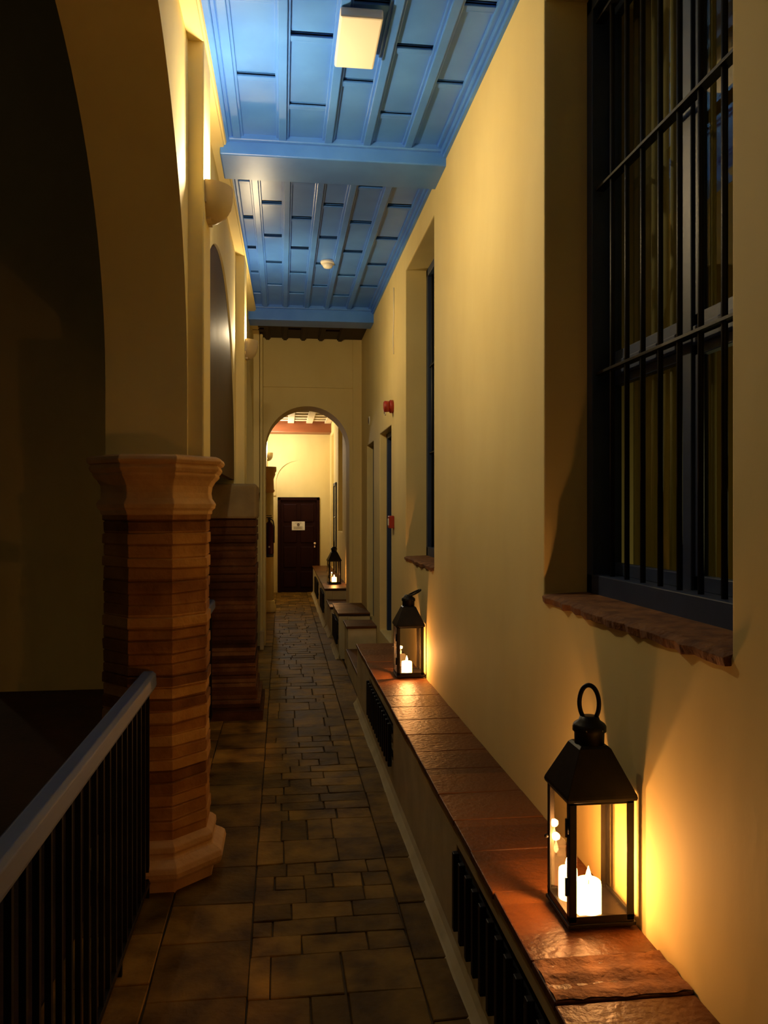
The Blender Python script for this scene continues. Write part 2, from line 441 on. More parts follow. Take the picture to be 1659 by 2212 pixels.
# blue edge mouldings beside the walls
for nm, (xa, xb) in (('edge_molding', (0.91, 0.99)), ('edge_molding', (-0.40, -0.285))):
    for (y0, y1) in ((-1.6, 4.76), (5.08, 8.64)):
        mb = MB(); s = 1 if xa > 0 else -1
        mb.box(xa, xb, y0, y1, ZC - 0.020, ZC + 0.01)
        if s > 0: mb.box(0.935, 0.99, y0, y1, ZC - 0.045, ZC); mb.box(0.95, 0.99, y0, y1, ZC - 0.065, ZC - 0.04)
        else: mb.box(-0.40, -0.305, y0, y1, ZC - 0.04, ZC)
        mb.build(nm, M['blue'], ce, 0.006)
def beam(y0, y1, zb, label):
    r = empty('ceiling_beam', (0.3, (y0 + y1) / 2, zb))
    bx('beam', M['blue'], (-0.36, 0.98, y0, y1, zb, 3.9), r, 0.008)
    bx('beam_molding', M['blue'], (-0.33, 0.975, y0 - 0.03, y0 + 0.002, ZC - 0.035, ZC + 0.01), r, 0.008)
    bx('beam_molding', M['blue'], (-0.33, 0.975, y1 - 0.002, y1 + 0.03, ZC - 0.035, ZC + 0.01), r, 0.008)
    tag(r, label, 'beam', 'blue beams across the ceiling')
beam(4.76, 5.12, 3.71, 'broad blue painted ceiling beam just past the white rectangular ceiling light')
beam(8.64, 8.94, 3.665, 'darker blue ceiling beam farther down, close to the arched cross wall')

# far corridor ceiling
fc = struct(bx('ceiling_far', M['doorwood'], (-0.4, 1.1, YB, YF + 0.3, 3.42, 3.5)), 'dark wood ceiling with cream slats beyond the arch')
y = 11.0; 
while y < 15.8:
    bx('slat', M['creampaint'], (-0.3, 0.97, y, y + 0.16, 3.385, 3.42), fc, 0.004); y += 0.42
for x in (-0.27, 0.16, 0.52, 0.88):
    bx('runner', M['creampaint'], (x - 0.06, x + 0.06, YB, 15.95, 3.36, 3.40), fc, 0.004)
r = empty('ceiling_beam', (0.3, 16.1, 3.19)); bx('beam', M['beamwood'], (-0.30, 0.96, 15.95, 16.45, 3.19, 3.44), r, 0.01)
tag(r, 'reddish brown wooden beam above the far bright wall', 'beam')
r = empty('ceiling_beam', (0.3, 13.2, 3.3)); bx('beam', M['doorwood'], (-0.30, 0.96, 13.1, 13.4, 3.31, 3.44), r, 0.01)
tag(r, 'dark wooden beam seen under the crown of the arch', 'beam')

# ------------------------------------------------------------------ pillars
def octa(cx, cy, r, z, jit=0, rnd=random):
    R = r / math.cos(PI / 8)
    return [(cx + (R + rnd.uniform(-jit, jit)) * math.cos(PI / 8 + k * PI / 4), cy + (R + rnd.uniform(-jit, jit)) * math.sin(PI / 8 + k * PI / 4), z) for k in range(8)]
PX, PY = -0.57, 3.84
root = empty('brick_pillar', (PX, PY, 0))
tag(root, 'near eight-sided brick pillar with moulded terracotta capital beside the railing', 'pillar')
rnd = random.Random(3)
mb = MB(); R = []
z = 0.20; ch = 0.052
while z < 1.655:
    j = rnd.uniform(-0.004, 0.004)
    ta = rnd.uniform(0, 6.28); tm = rnd.uniform(0.0, 0.010)
    nxt = (ta, tm) if z + ch < 1.6 else (0, 0)
    def til(ring, t): return [(x, y, zz + t[1] * math.sin(k * PI / 4 + t[0])) for k, (x, y, zz) in enumerate(ring)]
    if z < 0.21: prev = (0, 0)
    R.append(til(octa(PX, PY, 0.219, z, 0.001, rnd), prev)); R.append(til(octa(PX, PY, 0.227 + j, z + 0.005, 0.002, rnd), prev)); R.append(til(octa(PX, PY, 0.227 + j, z + ch - 0.005, 0.002, rnd), nxt)); R.append(til(octa(PX, PY, 0.219, z + ch - 0.001, 0.001, rnd), nxt))
    prev = nxt
    z += ch
mb.rings(R, smooth=False); mb.build('shaft', M['brick'], root, 0.002, seg=1)
mb = MB()
prof = [(0.225, 1.628), (0.236, 1.634), (0.238, 1.650), (0.250, 1.662), (0.254, 1.680), (0.246, 1.694), (0.237, 1.705), (0.234, 1.73), (0.238, 1.760), (0.252, 1.785), (0.266, 1.80), (0.270, 1.806), (0.268, 1.815), (0.276, 1.822), (0.284, 1.836), (0.280, 1.848), (0.276, 1.852), (0.288, 1.858), (0.295, 1.870), (0.290, 1.884), (0.272, 1.892)]
mb.rings([octa(PX, PY, r, z, 0.0015, rnd) for r, z in prof], smooth=False); mb.build('capital', M['stone'], root, 0.004)
mb = MB()
prof = [(0.262, -0.01), (0.266, 0.055), (0.300, 0.060), (0.308, 0.075), (0.312, 0.095), (0.306, 0.118), (0.290, 0.130), (0.270, 0.140), (0.262, 0.150), (0.262, 0.158), (0.268, 0.168), (0.266, 0.190), (0.250, 0.205), (0.236, 0.212), (0.222, 0.225)]
prof = [(r - 0.012, z * 1.02) for r, z in prof]
mb.rings([octa(PX, PY, r, z, 0.001, rnd) for r, z in prof], smooth=False); mb.build('base', M['stone'], root, 0.004)

root = empty('brick_pillar', (-0.43, 6.86, 0))
tag(root, 'farther square dark brick pillar with plain plastered top block behind the near pillar', 'pillar')
mb = MB(); z = 0.22
while z < 1.59:
    h = 0.062; j = rnd.uniform(-0.005, 0.005)
    mb.box(-0.665 - j, -0.215 + j, 6.54 - j, 7.18 + j, z, z + h - 0.009); mb.box(-0.655, -0.225, 6.55, 7.17, z + h - 0.010, z + h + 0.001)
    z += h
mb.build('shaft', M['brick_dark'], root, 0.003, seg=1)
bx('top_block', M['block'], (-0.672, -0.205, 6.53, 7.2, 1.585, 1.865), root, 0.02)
mb = MB(); mb.box(-0.70, -0.155, 6.46, 7.24, -0.01, 0.075); mb.box(-0.69, -0.175, 6.49, 7.22, 0.088, 0.15); mb.box(-0.69, -0.19, 6.5, 7.2, 0.07, 0.09); mb.box(-0.68, -0.2, 6.52, 7.2, 0.15, 0.225)
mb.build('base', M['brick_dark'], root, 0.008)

root = empty('corner_pilaster', (-0.28, 9.85, 0))
bx('shaft', M['plaster'], (-0.268, -0.235, 9.72, YA - 0.024, 0, 3.75), root, 0.01)
bx('base', M['plaster_bench'], (-0.268, -0.22, 9.69, YA - 0.024, 0, 0.22), root, 0.008)
tag(root, 'narrow plastered pilaster in the corner left of the arch', 'pilaster')

root = empty('far_column', (-0.26, 13.3, 0))
mb = MB(); prof = [(0.10, 0.0), (0.115, 0.02), (0.115, 0.10), (0.095, 0.13), (0.10, 0.17), (0.08, 0.20)]
mb.lathe((-0.22, 13.3, 0), prof, 20); mb.build('base', M['plaster'], root)
mb = MB(); mb.lathe((-0.22, 13.3, 0), [(0.078, 0.19), (0.072, 1.95)], 20); mb.build('shaft', M['plaster'], root)
mb = MB(); mb.lathe((-0.22, 13.3, 0), [(0.072, 1.94), (0.095, 1.97), (0.08, 2.0), (0.075, 2.16), (0.105, 2.24), (0.10, 2.26), (0.12, 2.29), (0.12, 2.36)], 20); mb.build('capital', M['stone'], root)
tag(root, 'slender pale column with carved capital left of the far door', 'column')

# ------------------------------------------------------------------ railings
def railing(y0, y1, label, dx=0.0):
    root = empty('railing', (-0.57, (y0 + y1) / 2, 0))
    mb = MB()
    R = []
    for yy in (y0, y1):
        R.append([(-0.603, yy, 0.890), (-0.545, yy, 0.885), (-0.540, yy, 0.900), (-0.543, yy, 0.945), (-0.556, yy, 0.957), (-0.594, yy, 0.957), (-0.607, yy, 0.945), (-0.608, yy, 0.905)])
    mb.rings(R, smooth=False); mb.build('handrail', M['railwood'], root, 0.003)
    bx('bottom_rail', M['iron'], (-0.582, -0.562, y0, y1, 0.05, 0.075), root, 0.002)
    n = int((y1 - y0) / 0.095)
    for k in range(n):
        yy = y0 + (k + 0.5) * (y1 - y0) / n
        bx('baluster', M['iron'], (-0.580, -0.564, yy - 0.008, yy + 0.008, 0.0 if k % 6 == 3 else 0.06, 0.892), root)
    root.location.x += dx
    tag(root, label, 'railing')
railing(0.86, 3.60, 'railing with grey painted handrail in the lower left foreground, ending at near pillar')
railing(4.13, 6.44, 'dark railing between the near and the farther brick pillar, seen edge on', 0.02)


# ------------------------------------------------------------------ benches
XF = 0.635; HB = 0.51
def grille(y0, y1, z0, z1, xf, label, root):
    gm = MB(); gm.box(xf - 0.004, xf + 0.008, y0, y1, z0 + 0.03, z0 + 0.05); gm.box(xf - 0.004, xf + 0.008, y0, y1, z1 - 0.05, z1 - 0.03)
    g = gm.build('grille', M['iron'], root)
    n = max(4, int((y1 - y0) / 0.095))
    for k in range(n):
        yy = y0 + (k + 0.5) * (y1 - y0) / n
        bx('vertical_bar', M['iron'], (xf - 0.026, xf - 0.004, yy - 0.014, yy + 0.014, z0 - 0.035, z1 - 0.004), g, 0.003)
    g['label'] = label
def bench(y0, y1, xf, xb, hb, holes, label, slabrnd, slabs=None):
    root = empty('masonry_bench', ((xf + xb) / 2, (y0 + y1) / 2, 0))
    mb = MB()
    grid_wall(mb, y0, y1, 0, hb - 0.03, 0, 0.10, holes, lambda a, t, z: (xf + t, a, z))
    mb.box(xf + 0.10, xf + 0.12, y0, y1, 0, hb - 0.03); mb.box(xf + 0.005, xb, y0 + 0.005, y0 + 0.05, 0, hb - 0.03); mb.box(xf + 0.005, xb, y1 - 0.05, y1 - 0.005, 0, hb - 0.03)
    R = []                                                   # plaster cove between wall foot and paving
    for yy in (y0, y1): R.append([(xf - 0.045, yy, -0.005), (xf - 0.03, yy, 0.006), (xf - 0.010, yy, 0.03), (xf + 0.01, yy, 0.08), (xf + 0.02, yy, 0.0)])
    mb.rings(R, smooth=False)
    mb.build('body', M['plaster_bench'], root, 0.006)
    for h in holes:
        bx('vent_back', M['groove'], (xf + 0.085, xf + 0.1, h[0], h[1], h[2], h[3]), root)
    mb = MB(); mb.box(xf - 0.002, xb, y0, y1, hb - 0.034, hb - 0.012); mb.build('mortar_bed', M['joint'], root)
    mb = MB(); y = y0
    cuts = list(slabs) if slabs else []
    while y < y1 - 0.01:
        nx = cuts.pop(0) if cuts else y + slabrnd.uniform(0.27, 0.31)
        nx = min(nx, y1)
        if y1 - nx < 0.1: nx = y1
        t = [hb + slabrnd.uniform(-0.003, 0.002) for _ in range(4)]
        g = 0.0022; lip = 0.012 + slabrnd.uniform(-0.002, 0.002)
        mb.hexa([(xf - lip, y + g, hb - 0.024), (xb, y + g, hb - 0.024), (xb, nx - g, hb - 0.024), (xf - lip, nx - g, hb - 0.024),
                 (xf - lip, y + g, t[0]), (xb, y + g, t[1]), (xb, nx - g, t[2]), (xf - lip, nx - g, t[3])])
        y = nx
    mb.build('top_slabs', M['benchtop'], root, 0.004)
    tag(root, label, 'bench')
    return root
rb = random.Random(9)
b1 = bench(-1.2, 6.92, XF, W - 0.002, HB, [(1.45, 2.92, 0.17, 0.42), (4.65, 5.95, 0.19, 0.41)], 'long plastered bench with terracotta top carrying the two nearest lanterns', rb,
           [-0.9, -0.6, -0.3, 0.0, 0.3, 0.6, 0.9, 1.2, 1.5, 1.66, 1.81, 1.99, 2.36])
grille(1.45, 2.92, 0.17, 0.42, XF, 'black iron bar grille in the bench front under the nearest lantern', b1)
grille(4.65, 5.95, 0.19, 0.41, XF, 'black iron bar grille in the bench front near the second lantern', b1)
# rough brick course let into the bench top
mb = MB(); rr = random.Random(5)
R = []
for k in range(15):
    yy = 1.815 + 0.17 * k / 14
    R.append([(XF - 0.005 + (W - 0.004 - XF + 0.005) * i / 16, yy + rr.uniform(-0.004, 0.004), HB + 0.003 + 0.0028 * math.sin(k * 0.95 + 0.3 * math.sin(0.5 * i)) + rr.uniform(-0.0008, 0.0008)) for i in range(17)])
mb.rings(R, closed=False, cap=False)
mb.build('worn_course', M['sill'], b1)
# second bench passing under the arch, landing and steps
b2 = bench(8.98, 9.985, 0.62, W - 0.002, HB, [(9.08, 9.85, 0.18, 0.42)], 'short bench segment in front of the right jamb of the arch', rb)
grille(9.08, 9.85, 0.18, 0.42, 0.62, 'small black grille in the short bench beside the arch', b2)
root = empty('door_step', (0.82, 8.6, 0))
bx('block', M['plaster_bench'], (0.67, W - 0.002, 8.36, 8.82, 0, 0.43), root, 0.006); bx('tread', M['benchtop'], (0.655, W - 0.003, 8.345, 8.83, 0.43, 0.455), root, 0.004)
tag(root, 'tall plastered doorstep block beneath the farther right doorway', 'step')
root = empty('door_step', (0.82, 7.6, 0))
bx('block', M['plaster_bench'], (0.66, W - 0.002, 6.94, 8.34, 0, 0.20), root, 0.006); bx('tread', M['benchtop'], (0.648, W - 0.002, 6.935, 8.34, 0.20, 0.222), root, 0.004)
tag(root, 'low step between the long bench and the tall doorstep block', 'step')
b3 = bench(11.45, 16.2, 0.60, 0.948, 0.55, [(11.75, 12.7, 0.2, 0.45), (13.6, 14.9, 0.2, 0.45)], 'bench beyond the arch carrying the farthest lantern', rb)
b4 = bench(10.52, 11.42, 0.62, 0.948, 0.40, [], 'low bench end just behind the arch', rb)
grille(11.75, 12.7, 0.2, 0.45, 0.60, 'black grille in the near end of the bench beyond the arch', b3)
grille(13.6, 14.9, 0.2, 0.45, 0.60, 'black grille in the rear end of the bench beyond the arch', b3)

# ------------------------------------------------------------------ windows
def window(n, y0, y1, z0, z1, detail, grillelabel, label):
    w = empty('window_%d' % n, (1.18, (y0 + y1) / 2, z0)); struct(w, label)
    fz = z0 + 0.005
    def bar(nm, *d): return bx(nm, M['bluedark'], d, w, 0.004)
    bar('frame', 1.135, 1.215, y0, y1, fz, fz + 0.075); bar('frame', 1.135, 1.215, y0, y1, z1 - 0.06, z1)
    bar('frame', 1.135, 1.215, y0, y0 + 0.055, fz, z1); bar('frame', 1.135, 1.215, y1 - 0.055, y1, fz, z1)
    ym = (y0 + y1) / 2
    bar('mullion', 1.195, 1.245, ym - 0.035, ym + 0.035, fz + 0.07, z1 - 0.05)
    bar('transom', 1.20, 1.24, y0 + 0.05, y1 - 0.05, z0 + 0.80, z0 + 0.86)
    for a, b in ((y0 + 0.055, ym - 0.03), (ym + 0.03, y1 - 0.055)):
        for za, zb in ((fz + 0.075, z0 + 0.81), (z0 + 0.85, z1 - 0.06)):
            s = MB(); e = 0.035
            s.box(1.205, 1.235, a, a + e, za, zb); s.box(1.205, 1.235, b - e, b, za, zb); s.box(1.205, 1.235, a, b, za, za + 0.045); s.box(1.205, 1.235, a, b, zb - 0.04, zb)
            s = s.build('sash', M['bluedark'], w, 0.003)
            bx('pane', M['glass'], (1.218, 1.222, a + e, b - e, za + 0.04, zb - 0.035), s)
    # brick sill with broken front edge
    r2 = random.Random(n); s = MB(); R = []
    K = 26
    for k in range(K + 1):
        yy = y0 + (y1 - y0) * k / K
        j = r2.uniform(-0.007, 0.007); j2 = r2.uniform(-0.005, 0.005)
        R.append([(W - 0.010 + j, yy, z0 - 0.028 + j2), (W - 0.014 + j, yy, z0 - 0.006 + j2 * .5), (W + 0.01, yy, z0 + 0.004), (1.20, yy, z0 + 0.012), (1.20, yy, z0 - 0.02)])
    s.rings(R, smooth=False); s.build('brick_sill', M['sill'], w, 0.002)
    # iron grille standing in the recess
    g = empty('window_grille', (1.16, ym, z0))
    k = 0; yy = y0 + 0.12
    pitch = 0.123
    while yy < y1 - 0.08:
        MB().lathe((1.165, yy, 0), [(0.009, fz + 0.07), (0.009, z1 - 0.055)], 10).build('vertical_bar', M['iron'], g)
        yy += pitch
    for zz in ((z0 + 0.15, z0 + 0.82, z0 + 1.50, z0 + 2.12) if detail else (z0 + 0.82, z0 + 1.5)):
        if zz == z0 + 0.15: continue
        bx('cross_bar', M['iron'], (1.148, 1.182, y0 + 0.03, y1 - 0.03, zz - 0.005, zz + 0.005), g, 0.001)
    tag(g, grillelabel, 'grille')
    return w
window(1, *WIN1, True, 'black iron bars over the large near window at upper right', 'tall barred blue window above the nearest lantern')
window(2, *WIN2, False, 'black iron bars over the narrow-looking farther window', 'tall blue window above the second lantern')
# curtain seen through the lower far pane of window 1
def curtain(y0, y1, z0, z1, x, label, seed):
    mb = MB(); R = []; n = 60
    for z in (z0, z0 + (z1 - z0) * .5, z1):
        R.append([(x + 0.018 * math.sin(i * 1.15 + seed) + 0.006 * math.sin(i * 0.37), y0 + (y1 - y0) * i / n, z) for i in range(n + 1)])
    mb.rings(R, cap=False, closed=False)
    o = mb.build('curtain', M['curtain'])
    sm = o.modifiers.new('solid', 'SOLIDIFY'); sm.thickness = 0.002
    tag(o, label, 'curtain')
curtain(2.33, 2.86, 1.40, 3.55, 1.30, 'pale curtain hanging behind the far pane of the near barred window', 0)
curtain(1.68, 1.95, 1.40, 3.55, 1.30, 'pale curtain behind the right pane of the near barred window', 1.5)
curtain(5.2, 6.3, 1.33, 3.55, 1.30, 'curtain behind the farther barred window', 0.7)

# ------------------------------------------------------------------ doors on the right
def side_door(n, y0, y1, z0, z1, x, label):
    d = empty('door_%d' % n, (x, (y0 + y1) / 2, z0)); struct(d, label)
    mb = MB(); mb.box(x - 0.04, x + 0.05, y0, y0 + 0.05, z0, z1); mb.box(x - 0.04, x + 0.05, y1 - 0.05, y1, z0, z1); mb.box(x - 0.04, x + 0.05, y0, y1, z1 - 0.05, z1)
    mb.build('frame', M['bluedark'], d, 0.004)
    bx('leaf', M['bluedark'], (x, x + 0.04, y0 + 0.05, y1 - 0.05, z0 + 0.01, z1 - 0.05), d, 0.003)
    ym = (y0 + y1) / 2
    for a, b in ((y0 + 0.1, ym - 0.03), (ym + 0.03, y1 - 0.1)):
        for za, zb in ((z0 + 0.12, z0 + 0.75), (z0 + 0.85, z1 - 0.15)):
            bx('raised_panel', M['bluedark'], (x - 0.008, x + 0.005, a, b, za, zb), d, 0.004)
    h = MB(); h.lathe((x - 0.05, y0 + 0.1, z0 + 0.98), [(0.012, 0), (0.012, 0.055)], 12, 'x'); h.tube([(x - 0.05, y0 + 0.1, z0 + 0.98), (x - 0.05, y0 + 0.2, z0 + 0.98)], 0.008); h.build('handle', M['metal'], d)
side_door(1, *DR1, W + 0.11, 'nearer recessed doorway in the right wall')
side_door(2, *DR2, W + 0.11, 'farther recessed doorway in the right wall')
# narrow door far beyond the arch
side_door(3, 14.3, 14.95, 0.55, 2.15, 0.965, 'narrow dark door edge in the right wall beyond the arch')

# ------------------------------------------------------------------ brown door in the end wall
d = empty('door_4', (0.32, YF, 0)); struct(d, 'dark brown panelled door at the end of the corridor')
mb = MB(); x0, x1, zt = -0.10, 0.745, 1.92
mb.box(x0, x0 + 0.06, YF - 0.02, YF + 0.1, 0, zt); mb.box(x1 - 0.06, x1, YF - 0.02, YF + 0.1, 0, zt); mb.box(x0, x1, YF - 0.02, YF + 0.1, zt - 0.06, zt)
mb.build('frame', M['doorwood'], d, 0.005)
bx('leaf', M['doorwood'], (x0 + 0.06, x1 - 0.06, YF + 0.03, YF + 0.08, 0.005, zt - 0.06), d, 0.003)
xm = (x0 + x1) / 2
for a, b in ((x0 + 0.12, xm - 0.04), (xm + 0.04, x1 - 0.12)):
    for za, zb in ((0.10, 0.42), (0.50, 0.92), (1.00, 1.34), (1.42, 1.78)):
        bx('raised_panel', M['doorwood'], (a, b, YF + 0.012, YF + 0.035, za, zb), d, 0.012)
h = MB(); h.lathe((x1 - 0.10, YF + 0.0, 0.99), [(0.014, 0.03), (0.016, 0.0), (0.024, -0.02), (0.028, -0.035), (0.02, -0.05)], 16, 'y'); h.build('knob', M['metal'], d)
bx('keyhole_plate', M['metal'], (x1 - 0.113, x1 - 0.087, YF + 0.02, YF + 0.032, 0.90, 0.945), d, 0.003)
n = empty('paper_notice', (0.315, YF + 0.008, 1.34))
bx('sheet', M['paper'], (0.185, 0.445, YF + 0.004, YF + 0.010, 1.255, 1.43), n)
mb = MB()
for k in range(5):
    mb.box(0.215 + 0.01 * (k % 2), 0.41 - 0.015 * (k % 3), YF + 0.002, YF + 0.005, 1.275 + 0.012 * k, 1.279 + 0.012 * k)
mb.lathe((0.315, YF + 0.002, 1.365), [(0.030, 0), (0.030, 0.003)], 16, 'y'); mb.box(0.25, 0.38, YF + 0.002, YF + 0.005, 1.395, 1.402)
mb.build('printing', M['ink'], n)
tag(n, 'small white landscape paper notice fixed on the brown door', 'notice')

# ------------------------------------------------------------------ sconces
def sconce(x, y, z, watts, label, r=0.115):
    root = empty('wall_sconce', (x, y, z))
    mb = MB(); n = 24
    outer = [(r * 1.03, 0.0), (r * 1.02, -0.05), (r * 0.95, -0.09), (r * 0.78, -0.125), (r * 0.48, -0.150), (r * 0.12, -0.160)]
    inner = [(r * 0.10, -0.150), (r * 0.44, -0.138), (r * 0.70, -0.113), (r * 0.88, -0.085), (r * 0.93, -0.05), (r * 0.95, 0.0)]
    prof = outer + inner
    R = []
    for rr_, hh in prof:
        R.append([(x + rr_ * math.cos(-PI / 2 + PI * i / n), y + rr_ * math.sin(-PI / 2 + PI * i / n), z + hh) for i in range(n + 1)])
    R.append(R[0])
    mb.rings(R, cap=False, closed=False)
    mb.box(x - 0.004, x + 0.006, y - r, y + r, z - 0.10, z + 0.0); mb.box(x - 0.004, x + 0.02, y - r * 0.5, y + r * 0.5, z - 0.158, z - 0.09)
    mb.build('bowl', M['sconce'], root)
    b = MB(); b.lathe((x + 0.05, y, z - 0.07), [(0.004, -0.03), (0.012, -0.025), (0.014, 0.0), (0.020, 0.02), (0.018, 0.04), (0.004, 0.052)], 16); b.build('bulb', M['bulb'], root)
    point('sconce_light', (0.085, 0, 0.062), SCONCE_COL if y < 12 else (1.0, 0.92, 0.80), watts, 0.03, root)
    tag(root, label, 'wall lamp')
sconce(toL(3.84, 0.07, 0)[0], 3.84, 3.145, 43, 'rounded plaster wall sconce lit from inside above the near pillar')
sconce(toL(6.92, 0.07, 0)[0], 6.92, 3.08, 23, 'smaller looking plaster wall sconce farther along the left wall', 0.10)
sconce(-0.285, 15.55, 2.75, 45, 'wall sconce glowing brightly on the left beyond the arch', 0.10)

# ------------------------------------------------------------------ ceiling fittings
root = empty('ceiling_light', (0.335, 3.62, ZC))
bx('housing', M['white'], (0.255, 0.415, 3.47, 3.80, ZC - 0.030, ZC), root, 0.006)
bx('cover', M['lightbox'], (0.243, 0.427, 3.43, 3.83, ZC - 0.075, ZC - 0.030), root, 0.008)
tag(root, 'white rectangular box light fixed on the blue ceiling', 'ceiling lamp')
root = empty('smoke_detector', (0.39, 7.05, ZC))
MB().lathe((0.39, 7.05, ZC), [(0.062, 0.0), (0.065, -0.012), (0.058, -0.028)], 24).build('base', M['white'], root)
MB().lathe((0.39, 7.05, ZC), [(0.045, -0.024), (0.048, -0.038), (0.036, -0.058), (0.010, -0.066)], 24).build('sensor_dome', M['white'], root)
tag(root, 'round white smoke detector on the blue ceiling', 'smoke detector')

# ------------------------------------------------------------------ small wall fittings
root = empty('fire_alarm_sounder', (W, 7.10, 2.57))
MB().lathe((W, 7.10, 2.57), [(0.058, 0), (0.058, -0.03), (0.05, -0.034)], 24, 'x').build('base', M['red'], root)
MB().lathe((W, 7.10, 2.57), [(0.048, -0.03), (0.050, -0.075), (0.040, -0.085), (0.015, -0.085)], 24, 'x').build('horn', M['red'], root)
tag(root, 'round red alarm sounder high on the right wall above a doorway', 'alarm')
root = empty('fire_call_point', (W, 7.08, 1.55))
bx('box', M['red'], (W - 0.045, W, 7.02, 7.13, 1.495, 1.605), root, 0.008)
bx('push_plate', M['white'], (W - 0.049, W - 0.043, 7.045, 7.105, 1.52, 1.58), root, 0.002)
tag(root, 'small red fire call point beside the nearer doorway', 'alarm button')
def plaque(y, z, label):
    r = empty('door_plaque', (W, y, z))
    MB().lathe((W, y, z), [(0.048, 0), (0.048, -0.008), (0.043, -0.012)], 24, 'x').build('plate', M['white'], r)
    mb = MB(); mb.lathe((W, y, z), [(0.036, -0.011), (0.036, -0.014)], 20, 'x'); mb.build('figure', M['ink'], r)
    tag(r, label, 'plaque')
plaque(7.62, 2.60, 'small round plaque over the nearer right doorway')
plaque(9.05, 2.66, 'small round plaque over the farther right doorway')
o = MB().tube([(W - 0.005, 7.02, 3.60), (W - 0.006, 7.02, 3.30), (W - 0.006, 7.06, 3.16), (W - 0.006, 7.02, 3.02)], 0.004).build('wall_cable', M['white'])
tag(o, 'thin pale cable running down the right wall near the dark beam', 'cable')
# hinge side lever seen far away
root = empty('fire_extinguisher', (-0.205, 12.7, 0.96))
MB().lathe((-0.205, 12.7, 0.93), [(0.06, 0.0), (0.066, 0.01), (0.066, 0.05)], 24).build('foot_ring', M['blackrub'], root)
MB().lathe((-0.205, 12.7, 0.93), [(0.064, 0.04), (0.070, 0.06), (0.070, 0.46), (0.062, 0.50), (0.040, 0.535), (0.022, 0.55), (0.020, 0.575)], 24).build('cylinder', M['extred'], root)
mb = MB(); mb.lathe((-0.205, 12.7, 0.93), [(0.020, 0.57), (0.024, 0.58), (0.024, 0.61), (0.012, 0.62)], 16); mb.box(-0.25, -0.16, 12.69, 12.71, 1.535, 1.55); mb.box(-0.255, -0.17, 12.69, 12.71, 1.565, 1.578)
mb.build('valve', M['blackrub'], root)
MB().tube([(-0.18, 12.69, 1.52), (-0.145, 12.67, 1.49), (-0.13, 12.66, 1.40), (-0.131, 12.66, 1.15)], 0.009).build('hose', M['blackrub'], root)
MB().lathe((-0.205, 12.62, 1.09), [(0.014, 0.0), (0.014, 0.012)], 12, 'y').build('gauge', M['white'], root)
tag(root, 'dark red fire extinguisher hanging left inside the arch', 'fire extinguisher')

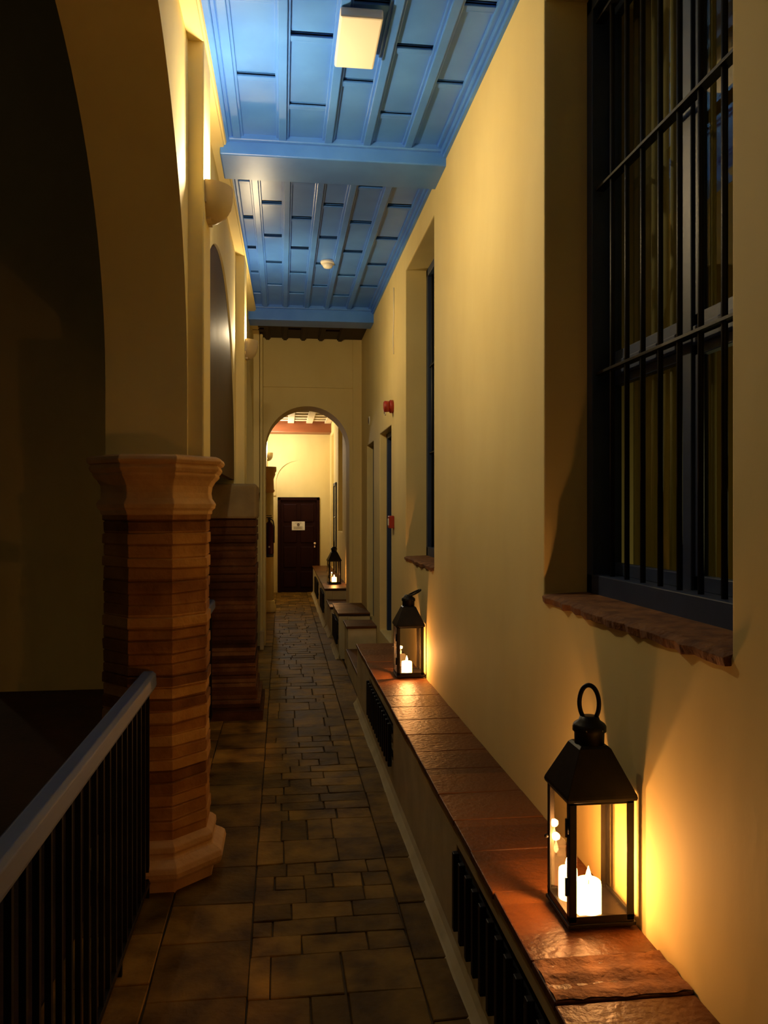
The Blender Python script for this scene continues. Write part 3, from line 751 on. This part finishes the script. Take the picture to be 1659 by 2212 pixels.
# ------------------------------------------------------------------ lanterns
def make_lantern():
    root = empty('candle_lantern')
    w = 0.092                                     # half width
    L_ = M['lantern']
    mb = MB(); mb.box(-w - 0.004, w + 0.004, -w - 0.004, w + 0.004, 0.006, 0.016); mb.box(-w, w, -w, w, 0.012, 0.028)
    for sx in (-1, 1):
        for sy in (-1, 1): mb.box(sx * (w - 0.012) - 0.008, sx * (w - 0.012) + 0.008, sy * (w - 0.012) - 0.008, sy * (w - 0.012) + 0.008, 0, 0.008)
    mb.build('base_tray', L_, root, 0.0015, False)
    for sx in (-1, 1):
        for sy in (-1, 1):
            mb = MB(); t = 0.021
            xa, xb = sorted((sx * w, sx * (w - t))); ya, yb = sorted((sy * w, sy * (w - t)))
            xa2, xb2 = sorted((sx * w, sx * (w - 0.003))); ya2, yb2 = sorted((sy * w, sy * (w - 0.003)))
            mb.box(xa, xb, ya2, yb2, 0.02, 0.35); mb.box(xa2, xb2, ya, yb, 0.02, 0.35)
            mb.build('corner_post', L_, root, 0.001, False)
    for z0, z1 in ((0.026, 0.036), (0.338, 0.352)):
        mb = MB()
        for s in (-1, 1):
            a, b = sorted((s * w, s * (w - 0.008)))
            mb.box(-w, w, a, b, z0, z1); mb.box(a, b, -w, w, z0, z1)
        mb.build('rim_rail', L_, root, 0.001, False)
    e = w + 0.006
    mb = MB()
    sq = lambda h, z: [(-h, -h, z), (h, -h, z), (h, h, z), (-h, h, z)]
    mb.rings([sq(e, 0.346), sq(e + 0.002, 0.354), sq(e, 0.362), sq(0.046, 0.475), sq(0.038, 0.482)], smooth=False)
    mb.build('roof', L_, root, 0.0015, False)
    mb = MB(); mb.lathe((0, 0, 0), [(0.041, 0.474), (0.042, 0.512), (0.047, 0.516), (0.047, 0.530), (0.043, 0.536), (0.030, 0.545), (0.026, 0.556), (0.012, 0.558)], 28)
    mb.build('vent_cap', L_, root, 0, False)
    for k in range(6):
        a = -PI / 2 + PI / 6 + k * PI / 3
        m2 = MB(); m2.lathe((0.043 * math.cos(a), 0.043 * math.sin(a), 0.523), [(0.0005, -0.0045), (0.0042, -0.002), (0.0042, 0.002), (0.0005, 0.0045)], 10)
        m2.build('rivet', M['metal'], root, 0, False)
    hd = MB(); pts = []
    for k in range(29):
        a = -PI * 0.26 + (PI + PI * 0.52) * k / 28
        pts.append((0.027 * math.cos(a), 0.0, 0.046 + 0.052 * math.sin(a)))
    hd.tube(pts, 0.0065, 10); hd = hd.build('ring_handle', L_, root, 0, False); hd.location = (0, 0, 0.548)
    for s in (-1, 1):
        a, b = sorted((s * (w - 0.004), s * (w - 0.006)))
        MB().box(-w + 0.01, w - 0.01, a, b, 0.03, 0.345).build('glass_pane', M['lglass'], root, 0, False)
        MB().box(a, b, -w + 0.01, w - 0.01, 0.03, 0.345).build('glass_pane', M['lglass'], root, 0, False)
    lt = MB(); lt.lathe((-w - 0.010, w - 0.012, 0.19), [(0.003, 0.012), (0.006, 0.006), (0.006, 0.0), (0.003, -0.002)], 10, 'x')
    for hz in (0.09, 0.25): MB().lathe((-w - 0.004, -w + 0.012, hz), [(0.004, 0), (0.004, 0.05)], 8).build('hinge', L_, root, 0, False)
    lt.build('door_latch', L_, root, 0, False)
    return root
def make_candle(h=0.085, r=0.034, watts=3.0):
    c = empty('pillar_candle')
    MB().lathe((0, 0, 0), [(r * .97, 0), (r, 0.004), (r, h - 0.012), (r * .96, h - 0.002), (r * .88, h), (r * .70, h - 0.006), (r * .35, h - 0.010), (0.002, h - 0.011)], 28).build('wax', M['wax'], c, 0, False)
    MB().tube([(0, 0, h - 0.012), (0.001, 0, h + 0.006)], 0.0012, 6).build('wick', M['ink'], c, 0, False)
    MB().lathe((0, 0, h + 0.001), [(0.001, 0), (0.006, 0.006), (0.0075, 0.013), (0.005, 0.023), (0.002, 0.032), (0.0004, 0.038)], 14).build('flame', M['flame'], c, 0, False)
    point('candle_light', (0, 0, h + 0.050), FLAME_COL, watts, 0.012, c)
    return c
LAN = [((0.862, 2.205, HB + 0.002), 0, 0, 'nearest and largest looking black candle lantern with upright ring handle on the bench'),
       ((0.862, 5.53, HB + 0.002), 0, 0.95, 'second black lantern on the long bench, its ring handle leaning over to the wall'),
       ((0.765, 12.15, 0.551), 0.1, 0.0, 'farthest tiny looking candle lantern on the bench beyond the arch')]
proto = make_lantern()
for i, (loc, rz, tilt, lab) in enumerate(LAN):
    o = proto if i == 0 else dup(proto)
    o.location = loc; o.rotation_euler = (0, 0, rz)
    tag(o, lab, 'lantern', 'black candle lanterns along the bench')
    for ch in o.children:
        if ch.name.startswith('ring_handle'):
            ch.rotation_euler = (0.10, 0.0, -0.45) if i == 0 else ((-1.15, 0, -1.35) if i == 1 else (0, 0, 1.2))
CAN = [((0.838, 2.150, HB + 0.030), 0.090, 0.035, 4.0, 'glowing candle at the front of the nearest lantern'),
       ((0.812, 2.240, HB + 0.030), 0.085, 0.027, 5.5, 'slimmer glowing candle at the back left of the nearest lantern'),
       ((0.842, 5.476, HB + 0.030), 0.080, 0.036, 8.0, 'squat glowing candle inside the second lantern'),
       ((0.765, 12.12, 0.551 + 0.028), 0.075, 0.036, 2.6, 'glowing candle inside the farthest lantern')]
for loc, h, r, wt, lab in CAN:
    c = make_candle(h, r, wt); c.location = loc
    tag(c, lab, 'candle', 'lit candles inside the lanterns')

# ------------------------------------------------------------------ courtyard side seen left of the near pillar
struct(bx('wall_courtyard', M['plaster'], (-2.61, -0.80, 7.75, 7.95, 0, 6.45)), 'dark wall across the courtyard left of the near pillar')
struct(bx('wall_courtyard_far', M['plaster'], (-7.0, -2.6, 12.0, 12.2, 0, 6.4)), 'lit strip of wall at the left edge')
o = bx('eave_beam', M['doorwood'], (-5.0, -0.80, 7.35, 7.75, 6.36, 6.7), None, 0.02)
tag(o, 'dark wooden eave at the top left corner above the courtyard wall', 'beam')
point('courtyard_lamp_light', (-4.2, 10.6, 2.9), SCONCE_COL, 14, 0.06)
point('courtyard_fill_light', (-5.6, 1.5, 3.0), SCONCE_COL, 11, 0.10)  # unseen fill added to brighten the courtyard wall, no fixture there
al = bpy.data.lights.new('curtain_fill_light', 'AREA'); al.shape = 'RECTANGLE'; al.size = 0.5; al.size_y = 0.5; al.energy = 1.5; al.color = (1.0, 0.86, 0.36)  # added area light behind the near window, brightens the curtain from the back
ao = bpy.data.objects.new('curtain_fill_light', al); COL.objects.link(ao); ao.location = (1.95, 2.85, 1.50); ao.rotation_euler = (0, PI / 2, 0)
